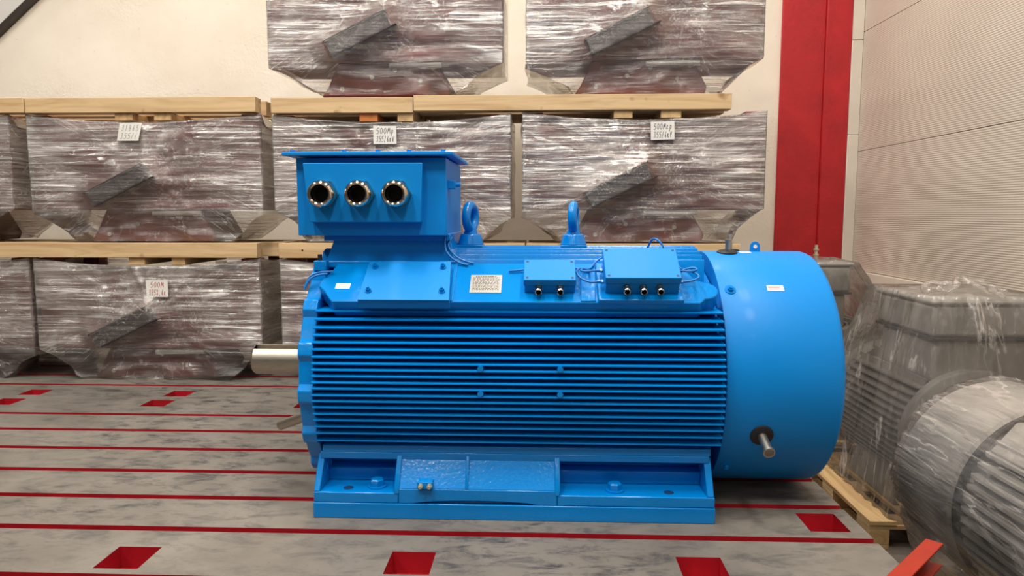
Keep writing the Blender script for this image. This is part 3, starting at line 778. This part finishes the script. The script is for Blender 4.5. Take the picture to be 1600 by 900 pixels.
def wrapped_frame(x0, x1, z0, Y0, label, seed, lab=None, labx=0.0, labz=0.0, ink='ink', H=0.845, D=0.66, sag=0.055, tilt=0.0, group='wrapped motor frames stacked along the wall'):
    cx = (x0 + x1) / 2; W = x1 - x0
    rnd = random.Random(seed)
    t = thing('wrapped_motor_frame', label, 'motor frame', (cx, Y0 + D / 2, z0), group)
    hw = W / 2
    fy = Y0 + 0.03                       # front of the bare steel
    # bare steel: big box-shaped housing standing on a narrower pedestal
    bd = MB()
    bd.box(cx - hw + 0.012, cx + hw - 0.012, fy, Y0 + D - 0.03, z0 + 0.215, z0 + H - sag - 0.035)
    for sx in (-1, 1):                   # raised corner feet
        xa, xb = cx + sx * (hw - 0.012), cx + sx * (hw - 0.13)
        for ya, yb in ((fy, fy + 0.12), (Y0 + D - 0.15, Y0 + D - 0.03)):
            bd.box(min(xa, xb), max(xa, xb), ya, yb, z0 + H - sag - 0.04, z0 + H - 0.004)
    body = bd.build('housing', 'maroon', t, bevel=0.006)
    pd = MB()
    prof = [(-0.42, 0.0), (0.42, 0.0), (0.44, 0.05), (0.34, 0.22), (-0.30, 0.22), (-0.38, 0.06)]
    pd.prism([(cx - 0.02 + u, z0 + v) for u, v in prof], fy + 0.05, Y0 + D - 0.1, XZ)
    pd.build('pedestal', 'maroon', t, bevel=0.01)
    br = MB()
    bcx, bcz, ang = cx - 0.16, z0 + 0.37, R(26)
    def BT(u, n, v): return Vector((bcx + u * math.cos(ang) - v * math.sin(ang), fy - n, bcz + u * math.sin(ang) + v * math.cos(ang)))
    br.box(-0.215, 0.215, 0.0, 0.080, -0.052, 0.052, BT)
    bro = br.build('bracket', 'maroon_dark', t, bevel=0.004)
    MB().box(-0.222, 0.222, 0.0, 0.094, 0.050, 0.057, BT).build('bracket_edge', 'maroon_dark', bro)
    MB().box(-0.18, 0.25, 0.0, 0.094, -0.058, -0.052, BT).build('bracket_edge', 'maroon_dark', bro)
    for k, (u, v) in enumerate(((-0.10, 0.12), (0.22, 0.10), (-0.30, 0.05), (0.30, 0.18), (0.05, 0.17))):
        MB().cyl((cx + u, fy + 0.052, z0 + v), (cx + u, fy + 0.035, z0 + v), 0.014, n=8).build('bolt', 'brass', t)
    MB().cyl((cx + 0.02, fy + 0.02, z0 + 0.19), (cx + 0.36, fy + 0.02, z0 + 0.195), 0.017, n=10).build('tie_bar', 'duct', t)
    # film: closed loop of columns, rows from the bottom hem up over the top edge to the centre
    nf, ns, nv = 190, 36, 84
    loop = []
    for k in range(nf): loop.append(('f', -1 + 2 * k / nf))
    for k in range(ns): loop.append(('r', k / ns))
    for k in range(nf // 3): loop.append(('b', 1 - 2 * k / (nf // 3)))
    for k in range(ns): loop.append(('l', 1 - k / ns))
    N = len(loop)
    V3 = []; F = []
    off = Vector((seed * 7.3, seed * 3.1, seed * 1.7)); LAY = []; WD = []
    def noisy(p, a): return noise.noise(p + off) * a
    taper_l, taper_r = rnd.uniform(0.40, 0.52), rnd.uniform(0.42, 0.56)
    zc_l, zc_r = rnd.uniform(0.14, 0.21), rnd.uniform(0.15, 0.22)
    def ringpt(side, s, v):
        """v: 0 bottom .. 1 top"""
        if side in 'fb': ux = s
        else: ux = 1 if side == 'r' else -1
        h = v * H
        zc = zc_l if ux < 0 else zc_r
        tl = max(0.0, (zc - h) / (zc + 0.02)) ** 0.75
        wlim = hw + 0.006 - tl * (hw - (taper_l if ux < 0 else taper_r))
        x = ux * wlim
        if side == 'f': y = Y0 + 0.012
        elif side == 'b': y = Y0 + D
        else: y = Y0 + 0.012 + (D - 0.012) * s
        inset = sm(0.2, 0.0, h) * 0.06
        y += inset if side == 'f' else (-inset if side == 'b' else 0)
        # sag of the top edge between the raised corners
        top = sag * (1 - abs(ux) ** 2.2) if side in 'fb' else sag * 0.5 * math.sin(math.pi * s)
        z = h - top * sm(0.55, 1.0, v)
        p = Vector((x, y, z))
        if side == 'f':
            # tent over the bracket
            q = Vector((x + 0.16, 0, z - 0.37))
            u = q.x * math.cos(ang) + q.z * math.sin(ang); w_ = -q.x * math.sin(ang) + q.z * math.cos(ang)
            du = max(0, abs(u) - 0.215); dw = max(0, abs(w_) - 0.052)
            dd = math.hypot(du, dw * 1.0)
            tent = max(0, 1 - dd / 0.13) ** 1.6
            e = (1 - abs(ux) ** 8) * (1 - 0.8 * tent)
            p.y += e * (noisy(Vector((x * 1.3, z * 9 + x * 1.5, 1)), 0.014) + noisy(Vector((x * 2.4, z * 24 - x * 4, 5)), 0.009))
            # taut folds fanning out from the bracket tip
            ra = math.atan2(z - 0.47, x - 0.03); rr2 = math.hypot(z - 0.47, x - 0.03)
            p.y -= e * 0.016 * max(0, noise.noise(Vector((math.cos(ra) * 5, math.sin(ra) * 5, rr2 * 0.8)) + off)) * min(1, rr2 * 3)
            p.y = min(p.y, Y0 + 0.026)
            p.y += (noisy(Vector((x * 2, z * 34, 9)), 0.005))
            p.y -= 0.080 * tent
        elif side in 'rl':
            p.x += noisy(Vector((y * 2, z * 8, 3)), 0.03) * math.sin(math.pi * s) * (1 if side == 'r' else -1)
        if h < 0.22:
            k = sm(0.22, 0.02, h)
            p.x += noisy(Vector((x * 6, y * 5, z * 9)), 0.06) * k
            p.z += noisy(Vector((x * 7, y * 5, 2)), 0.03) * k * (1 if h > 0.03 else 0) 
            if side == 'f': p.y += noisy(Vector((x * 7, 3, z * 14)), 0.05) * k
        p.z = max(p.z, 0.003)
        return Vector((cx + p.x, p.y, z0 + p.z))
    for j in range(nv + 1):
        for sd, s in loop:
            q = ringpt(sd, s, j / nv); V3.append(q)
            x, z = q.x - cx, q.z - z0
            if sd == 'f':
                qx, qz = x + 0.16, z - 0.37
                u = qx * math.cos(ang) + qz * math.sin(ang); w_ = -qx * math.sin(ang) + qz * math.cos(ang)
                L = 0.22 + 0.83 * sm(-0.07, 0.12, w_ + 0.10 * noise.noise(Vector((x * 2, z * 2, 4)) + off))
                L = max(L, 0.9 * sm(0.18, 0.50, u + 0.6 * w_))
                if abs(u) < 0.23 and abs(w_) < 0.06: L = 0.08
                L *= 1 - 0.6 * sm(0.26, 0.12, z)
            else: L = 0.55 - 0.42 * sm(0.28, 0.16, z)
            LAY.append(L)
            ra = math.atan2(z - 0.47, x - 0.03); r2 = math.hypot(z - 0.47, x - 0.03)
            kf = 5.0 * sm(0.02, 0.45, r2) + 0.8
            WD.append((math.cos(ra) * kf + seed, math.sin(ra) * kf * 1.3, r2 * 1.6 + (0 if sd == 'f' else q.y * 3)))
    for j in range(nv):
        for k in range(N):
            F.append((j * N + k, j * N + (k + 1) % N, (j + 1) * N + (k + 1) % N, (j + 1) * N + k))
    # top sheet: shrink towards the centre line, sagging
    base = nv * N
    prev = base
    for q in (0.93, 0.75, 0.45, 0.0):
        o = len(V3)
        for k in range(N):
            p = V3[base + k]
            ctr = Vector((p.x, Y0 + D / 2, z0 + H - sag - 0.028))
            pp = ctr.lerp(p, q); pp.z = p.z + (z0 + H - sag - 0.025 - p.z) * sm(1.0, 0.7, q)
            V3.append(pp); LAY.append(0.7); WD.append((pp.x * 3, pp.y * 6, seed))
        for k in range(N): F.append((prev + k, prev + (k + 1) % N, o + (k + 1) % N, o + k))
        prev = o
    mb = MB(); mb.add(V3, F)
    fo = mb.build('stretch_wrap', 'film', t, fix=False, smooth=180)
    at = fo.data.attributes.new('layers', 'FLOAT', 'POINT'); at.data.foreach_set('value', LAY)
    at = fo.data.attributes.new('wrinkle_dir', 'FLOAT_VECTOR', 'POINT'); at.data.foreach_set('vector', [c for v in WD for c in v])
    if lab:
        lw, lh = 0.15, 0.115
        ly = Y0 - 0.012
        def LT(x, z, n=0.0): return Vector((labx + x * math.cos(tilt) - z * math.sin(tilt), ly - n, labz + x * math.sin(tilt) + z * math.cos(tilt)))
        shear = lab.get('shear', 0.0)
        def LS(x, z, n=0.0): return LT(x + shear * z, z, n)
        m = MB(); nx = 8
        q = []
        for i in range(nx + 1):
            u = i / nx
            c = 0.010 * max(0, (u - 0.75) / 0.25) ** 2 if shear else 0.0
            for v in (0, 1): q.append(LS(-lw / 2 + u * lw, -lh / 2 + v * lh, 0.001 + (c if v == 0 else 0)))
        q2 = [p + Vector((0, 0.0006, 0)) for p in q]
        fs = [(2 * i, 2 * i + 2, 2 * i + 3, 2 * i + 1) for i in range(nx)]
        m.add(q, fs); m.add(q2, [f[::-1] for f in fs])
        lo = tag(m.build('paper_label', 'paper', t, fix=False), 'white paper label with handwriting')
        m = MB()
        write_text(m, lab['lines'], -lw / 2 + 0.018, -lh / 2 + 0.006, lw - 0.03, lh - 0.012, lambda x, z: LS(x, z, 0.0022), 0.0013)
        m.build('handwriting', ink, lo, fix=False, smooth=0)
    return t

FY = 4.67
# bottom row
wrapped_frame(-3.432, -1.882, 0.0, FY, 'film-wrapped maroon motor frame on the bed with red-ink paper label', 11, {'lines': ['500M', '355X,6k']}, -2.575, 0.635, 'ink_red', H=0.84)
wrapped_frame(-5.03, -3.475, 0.0, FY, 'film-wrapped frame at the left edge in the bottom row on the bed', 12, H=0.84)
wrapped_frame(-1.735, -0.20, 0.0, FY, 'film-wrapped frame in the bottom row half hidden behind the blue motor shaft', 13, H=0.84)
wrapped_frame(-0.10, 1.44, 0.0, FY, 'film-wrapped frame of the bottom row hidden behind the blue motor cooling fins', 14, H=0.84)
# middle row
wrapped_frame(-3.415, -1.842, 0.948, FY, 'film-wrapped frame with slanted faint grey label in the middle row', 21, {'lines': ['31465', '355/6'], 'shear': 0.22}, -2.705, 1.672, 'ink_faint', H=0.845)
wrapped_frame(-5.10, -3.545, 0.948, FY, 'film-wrapped frame at the left edge in the middle row on a pallet', 22, H=0.845)
wrapped_frame(-1.755, -0.195, 0.948, FY, 'film-wrapped frame in the middle row right behind the blue terminal box', 23, {'lines': ['500Mp', '355/6kV']}, -1.01, 1.645, 'ink', H=0.835)
wrapped_frame(-0.112, 1.44, 0.948, FY, 'film-wrapped frame with black-ink label in the middle row nearest the red pilaster', 24, {'lines': ['500Mkp', '355/6kV']}, 0.78, 1.665, 'ink', H=0.845, tilt=0.03)
# top row
wrapped_frame(-1.765, -0.245, 1.903, FY, 'film-wrapped frame in the top row at the left, on the long timber', 31, H=0.85)
wrapped_frame(-0.09, 1.405, 1.903, FY, 'film-wrapped frame in the top row at the right, beside the red pilaster', 32, H=0.85)

# timber pallets between the rows
def timber_pallet(x0, x1, zb, label, skids, y0=FY - 0.015, hbeam=0.098, xend=None, skid_h=0.05, orange=False, holes=()):
    t = thing('timber_pallet', label, 'pallet', ((x0 + x1) / 2, FY + 0.33, zb), 'timber pallets between the stacked frames')
    for i, y in enumerate((y0, y0 + 0.19, y0 + 0.38, y0 + 0.57)):
        rr_ = random.Random(i + int(x0 * 10))
        MB().box(x0 + (rr_.uniform(0, 0.03) if i else 0), x1 + (xend[0] if xend and i else 0), y, y + 0.10, zb, zb + hbeam).build('beam', 'wood_x', t, bevel=0.003)
    for xa, xb in skids:
        MB().box(xa, xb, y0 + 0.02, y0 + 0.66, zb - skid_h, zb - 0.0005).build('skid', 'wood_orange' if orange and xa == skids[0][0] else 'wood_y', t, bevel=0.003)
    for hx in holes:
        MB().cyl((hx, y0 - 0.0008, zb + 0.052), (hx, y0 + 0.004, zb + 0.052), 0.006, n=10).build('nail_hole', 'hole', t)
    return t
timber_pallet(-5.0, -1.882, 0.843, 'long pine pallet between the bottom and middle rows at the left', [(-2.77, -2.66), (-2.475, -2.385)], xend=(0.12,))
timber_pallet(-1.735, -0.10, 0.843, 'short pine pallet with two nail holes, behind the terminal box neck', [(-1.15, -1.03), (-0.85, -0.73)], holes=(-1.575, -1.41))
timber_pallet(-0.09, 1.30, 0.843, 'pine pallet just above the blue fan cover under the middle row', [(0.45, 0.57), (0.78, 0.90)])
timber_pallet(-3.40, -1.857, 1.797, 'empty pine pallet lying on the middle row at the upper left', [(-2.81, -2.69), (-2.545, -2.43)])
timber_pallet(-5.0, -3.408, 1.800, 'pine pallet cut off by the left picture edge, upper level', [(-4.4, -4.28), (-4.1, -3.98)])
timber_pallet(-1.755, -0.825, 1.787, 'pine pallet with an orange skid end under the top row at the left', [(-1.18, -1.06), (-0.93, -0.828)], skid_h=0.055, orange=True)
timber_pallet(-0.82, 1.212, 1.797, 'longest pine pallet, under the top row at the right', [(0.47, 0.59), (0.77, 0.90)])

# ================================================================== GREY MOTORS ON THE RIGHT
def film_hull(points, axis_o, axis_d, l0, l1, nl, nphi, seed, amp, fold, mat, parent, name='cover_film', cap=True, zmin=None):
    """film stretched over a convex outline, with folds running along the axis"""
    bm = bmesh.new()
    for p in points: bm.verts.new(p)
    r = bmesh.ops.convex_hull(bm, input=bm.verts[:])
    bm.normal_update()
    tree = BVHTree.FromBMesh(bm)
    u, v, d = basis(axis_d); o = Vector(axis_o)
    off = Vector((seed * 3.7, seed * 5.1, seed * 2.3))
    vs = []; fs = []
    for j in range(nl + 1):
        h = l0 + (l1 - l0) * j / nl
        c = o + d * h
        for k in range(nphi):
            a = 2 * math.pi * k / nphi
            e = u * math.cos(a) + v * math.sin(a)
            hit = tree.ray_cast(c, e)
            rad = hit[3] if hit[0] is not None else 0.02
            n1 = noise.noise(Vector((math.cos(a) * fold, math.sin(a) * fold, h * 1.2)) + off)
            n2 = noise.noise(Vector((math.cos(a) * fold * 2.6, math.sin(a) * fold * 2.6, h * 2.5)) + off * 2)
            rad += amp * (1 - abs(n1) * 2.0) + amp * 0.6 * n2
            q = c + e * max(rad, 0.02)
            if zmin is not None: q.z = max(q.z, zmin)
            vs.append(q)
    for j in range(nl):
        for k in range(nphi):
            fs.append((j * nphi + k, j * nphi + (k + 1) % nphi, (j + 1) * nphi + (k + 1) % nphi, (j + 1) * nphi + k))
    bm.free()
    mb = MB()
    if cap:
        for base in ((nl * nphi), 0) if cap == 2 else ((nl * nphi),):
            c0 = len(vs)
            cen = sum((vs[base + k] for k in range(nphi)), Vector()) / nphi
            q = 0.5
            for k in range(nphi):
                p = cen.lerp(vs[base + k], q) + d * (amp * noise.noise(vs[base + k] * 9) * (1 if base else -1))
                vs.append(p)
            vs.append(cen)
            for k in range(nphi):
                fs.append((base + k, base + (k + 1) % nphi, c0 + (k + 1) % nphi, c0 + k))
                fs.append((c0 + k, c0 + (k + 1) % nphi, len(vs) - 1))
    mb.add(vs, fs)
    return mb.build(name, mat, parent, fix=True, smooth=180)

def euro_pallet(x0, x1, y0, y1, zf, label):
    t = thing('wooden_pallet', label, 'pallet', ((x0 + x1) / 2, (y0 + y1) / 2, zf), 'pallets under the grey motors')
    z = zf
    w = x1 - x0; l = y1 - y0
    for fx in (0, 0.5, 1):
        xa = x0 + fx * (w - 0.10)
        MB().box(xa, xa + 0.10, y0, y1, z, z + 0.022).build('bottom_board', 'wood_y', t, bevel=0.002)
        for fy_ in (0, 0.5, 1):
            ya = y0 + fy_ * (l - 0.14)
            MB().box(xa, xa + 0.10, ya, ya + 0.14, z + 0.0225, z + 0.1).build('block', 'wood_y', t, bevel=0.003)
    for fy_ in (0, 0.5, 1):
        ya = y0 + fy_ * (l - 0.14)
        MB().box(x0, x1, ya, ya + 0.14, z + 0.1005, z + 0.122).build('stringer_board', 'wood_x', t, bevel=0.002)
    n = 5
    for k in range(n):
        xa = x0 + k * (w - 0.13) / (n - 1)
        MB().box(xa, xa + 0.13, y0 - 0.005, y1, z + 0.1225, z + 0.1445).build('deck_board', 'wood_y', t, bevel=0.002)
    return t

def grey_motor(label, cx, yf, yb, cz, rad, zfoot, box, nfin, drum=None, fins=True):
    """axis along Y, front at yf; box = (x0,x1,y0,y1,z0,z1)"""
    t = thing('grey_electric_motor', label, 'motor', (cx, (yf + yb) / 2, zfoot), 'grey motors under clear film on the right')
    rc = rad - 0.055
    fr = MB().lathe([(rc, 0), (rc, yb - yf - 0.12)], (cx, yf + 0.06, cz), (0, 1, 0), 48).build('frame', 'grey_motor', t)
    for s in (-1, 1):
        for k in range(nfin):
            z = cz - rad * 0.68 + k * (rad * 1.36) / (nfin - 1)
            dx = math.sqrt(rad ** 2 - (z - cz) ** 2); di = math.sqrt(max(rc ** 2 - (z - cz) ** 2, 0)) - 0.02
            xa, xb = cx + s * di, cx + s * dx
            f = MB().prism([(xa, yf + 0.06), (xb - s * 0.02, yf + 0.06), (xb, yf + 0.10), (xb, yb - 0.08), (xa, yb - 0.08)], z - 0.0045, z + 0.0045, lambda u, v, a: Vector((u, v, a)))
            f.build('fin', 'grey_motor', fr)
    for k in range(7):
        x = cx - rad * 0.6 + k * rad * 0.2
        zt = cz + math.sqrt(rad ** 2 - (x - cx) ** 2)
        MB().box(x - 0.0045, x + 0.0045, yf + 0.08, yb - 0.08, zt - 0.075, zt).build('top_fin', 'grey_motor', fr)
    MB().lathe([(0.06, 0.0), (rad * 0.45, 0.0), (rad * 0.55, 0.03), (rad * 0.93, 0.05), (rad * 0.96, 0.06), (rad * 0.96, 0.10)], (cx, yf - 0.03, cz), (0, 1, 0), 40).build('end_shield', 'grey_motor', t, bevel=0)
    MB().cyl((cx, yf - 0.03, cz), (cx, yf - 0.16, cz), 0.045, n=20).build('shaft', 'steel', t)
    MB().lathe([(rad * 0.95, 0), (rad * 0.97, 0.01), (rad * 0.97, 0.13), (rad * 0.85, 0.17), (0.05, 0.17)], (cx, yb - 0.10, cz), (0, 1, 0), 40).build('fan_cover', 'grey_motor', t)
    for s in (-1, 1):
        ft = MB().prism([(cx + s * 0.12, zfoot + 0.001), (cx + s * rad * 0.88, zfoot + 0.001), (cx + s * rad * 0.88, zfoot + 0.035), (cx + s * rad * 0.72, cz - rad * 0.55), (cx + s * 0.12, cz - rad * 0.80)], yf + 0.12, yb - 0.22, XZ)
        ft.build('foot', 'grey_motor', t, bevel=0.004)
    if box:
        x0, x1, y0, y1, z0, z1 = box
        bo = MB().box(x0, x1, y0, y1, z0, z1 - 0.025).build('terminal_box', 'grey_motor', t, bevel=0.02)
        MB().box(x0 - 0.012, x1 + 0.012, y0 - 0.012, y1 + 0.012, z1 - 0.028, z1).build('lid', 'grey_motor', bo, bevel=0.012)
        MB().box(x0 - 0.004, x1 + 0.004, y0 - 0.004, y1 + 0.004, z0 - 0.012, z0 + 0.002).build('gasket', 'grey_dark', bo, bevel=0.002)
        nk = MB().box(x0 + 0.02, x1 - 0.02, y0 + 0.02, y1 - 0.02, cz + rc * 0.75, z0 - 0.011).build('box_neck', 'grey_motor', bo, bevel=0.02)
    return t

def circle_pts(cx, y, cz, r, n=24): return [Vector((cx + r * math.cos(2 * math.pi * k / n), y, cz + r * math.sin(2 * math.pi * k / n))) for k in range(n)]

# middle grey motor with the large terminal box
euro_pallet(1.615, 2.52, 3.40, 4.42, FL, 'pine pallet beside the bed under the grey motor with large terminal box')
PT = FL + 0.1445
g2 = grey_motor('grey finned motor with large terminal box draped in clear film on a pallet', 2.14, 3.47, 4.35, 0.03, 0.36, PT, (1.925, 2.46, 3.52, 4.10, 0.53, 0.72), 15)
pts = [Vector(p) for p in ((1.90, 3.50, 0.74), (2.49, 3.50, 0.74), (1.90, 4.13, 0.74), (2.49, 4.13, 0.74))]
pts += circle_pts(2.14, 3.42, 0.03, 0.37) + circle_pts(2.14, 4.44, 0.03, 0.36)
pts += [Vector(p) for p in ((1.72, 3.42, PT + 0.002), (2.56, 3.42, PT + 0.002), (1.72, 4.44, PT + 0.002), (2.56, 4.44, PT + 0.002), (1.90, 3.36, PT + 0.002))]
film_hull(pts, (2.16, 3.80, 0), (0, 0, 1), PT + 0.006, 0.736, 70, 180, 4, 0.014, 7.0, 'film_clear', g2)
kn = MB().tube([(1.98, 3.72, 0.745), (2.04, 3.74, 0.775), (2.10, 3.70, 0.765), (2.17, 3.72, 0.80), (2.24, 3.66, 0.775), (2.30, 3.58, 0.745)], 0.024, 10, 6)
for i, p in enumerate(kn.v):
    q = Vector(p); kn.v[i] = tuple(q + noise.noise_vector(q * 23) * 0.022)
kn.build('gathered_film', 'film_clear', g2, smooth=180)

# far grey motor by the wall
euro_pallet(1.72, 2.58, 4.62, 5.65, FL, 'pine pallet furthest back, near the red pilaster')
g1 = grey_motor('far grey motor with small terminal box under clear film below the red pilaster', 2.12, 4.70, 5.55, 0.08, 0.34, PT, (1.80, 2.04, 4.72, 5.0, 0.62, 0.82), 13)
MB().cyl((2.041, 4.86, 0.715), (2.06, 4.86, 0.715), 0.045, n=20).build('side_gland', 'grey_dark', g1)
MB().cyl((1.835, 4.80, 0.82), (1.835, 4.80, 0.93), 0.010, n=10).cyl((1.835, 4.80, 0.86), (1.835, 4.80, 0.87), 0.017, n=10).cyl((1.835, 4.80, 0.895), (1.835, 4.80, 0.905), 0.017, n=10).build('terminal_stud', 'brass', g1)
pts = [Vector(p) for p in ((1.77, 4.69, 0.85), (2.06, 4.69, 0.83), (1.77, 5.03, 0.85), (2.06, 5.03, 0.83))]
pts += circle_pts(2.12, 4.66, 0.08, 0.36) + circle_pts(2.12, 5.60, 0.08, 0.36)
pts += [Vector(p) for p in ((1.75, 4.66, PT + 0.002), (2.50, 4.66, PT + 0.002), (1.75, 5.6, PT + 0.002), (2.50, 5.6, PT + 0.002))]
film_hull(pts, (1.95, 4.86, 0), (0, 0, 1), PT + 0.006, 0.845, 50, 140, 9, 0.012, 7.0, 'film_clear', g1)

# near grey motor: smooth drum at the back, fins towards the camera
euro_pallet(1.55, 2.40, 1.55, 2.95, FL, 'pine pallet nearest the camera under the drum-ended grey motor')
g3 = thing('grey_electric_motor', 'nearest grey motor, a film-covered drum with coarse fins at the right edge', 'motor', (1.90, 2.3, PT), 'grey motors under clear film on the right')
DC = (1.90, 0.06)
MB().lathe([(0.10, 0), (0.37, 0.0), (0.392, 0.02), (0.392, 0.38), (0.38, 0.40), (0.05, 0.40)], (DC[0], 2.57, DC[1]), (0, 1, 0), 64).build('fan_cover', 'grey_motor', g3)
MB().torus((DC[0], 2.565, DC[1]), (0, 1, 0), 0.375, 0.013, 64, 10).build('rubber_seal', 'rubber', g3)
f3 = MB().lathe([(0.31, 0), (0.31, 1.05)], (DC[0], 1.50, DC[1]), (0, 1, 0), 48).build('frame', 'grey_motor', g3)
for s in (-1, 1):
    for k in range(14):
        z = DC[1] - 0.27 + k * 0.041
        dx = math.sqrt(0.375 ** 2 - (z - DC[1]) ** 2); di = math.sqrt(max(0.30 ** 2 - (z - DC[1]) ** 2, 0.0001)) - 0.01
        xa, xb = DC[0] + s * di, DC[0] + s * dx
        MB().prism([(xa, 1.52), (xb, 1.52), (xb, 2.53), (xb - s * 0.01, 2.55), (xa, 2.55)], z - 0.006, z + 0.006, lambda u, v, a: Vector((u, v, a))).build('fin', 'grey_motor', f3)
MB().prism([(DC[0] - 0.29, 0.29), (DC[0] - 0.20, 0.40), (DC[0] + 0.20, 0.40), (DC[0] + 0.29, 0.29)], 1.55, 2.54, XZ).build('top_pad', 'grey_motor', f3, bevel=0.01)
for s in (-1, 1):
    MB().box(DC[0] + s * 0.22 - 0.07, DC[0] + s * 0.22 + 0.07, 1.7, 2.45, PT + 0.001, -0.14).build('foot', 'grey_motor', g3, bevel=0.006)
pts = circle_pts(DC[0], 2.99, DC[1], 0.402, 48) + circle_pts(DC[0], 1.46, DC[1], 0.39, 48)
pts += [Vector(p) for p in ((1.63, 2.99, PT + 0.002), (2.25, 2.99, PT + 0.002), (1.63, 1.46, PT + 0.002), (2.25, 1.46, PT + 0.002))]
film_hull(pts, (DC[0], 0, DC[1]), (0, 1, 0), 1.47, 2.98, 80, 160, 15, 0.008, 5.0, 'film_drum', g3, cap=2, zmin=PT + 0.003)

# ================================================================== ORANGE CHANNEL
ch = thing('steel_channel', 'orange-red steel channel bar lying across the right edge of the bed', 'steel bar', (1.0, 2.0, 0.0))
A = Vector((1.285, 2.265, 0)); d = Vector((-0.70, -0.714, 0)).normalized(); nrm = Vector((0.714, -0.70, 0)).normalized()
def OT(l, wd, z): return A + d * l + nrm * wd + Vector((0, 0, z))
MB().box(0, 0.9, -0.024, 0.028, 0.073, 0.080, OT).build('upper_flange', 'orange', ch, bevel=0.002)
MB().box(0, 0.9, -0.024, 0.028, 0.001, 0.008, OT).build('lower_flange', 'orange', ch, bevel=0.002)
MB().box(0, 0.9, -0.024, -0.018, 0.008, 0.073, OT).build('web', 'orange', ch, bevel=0.001)
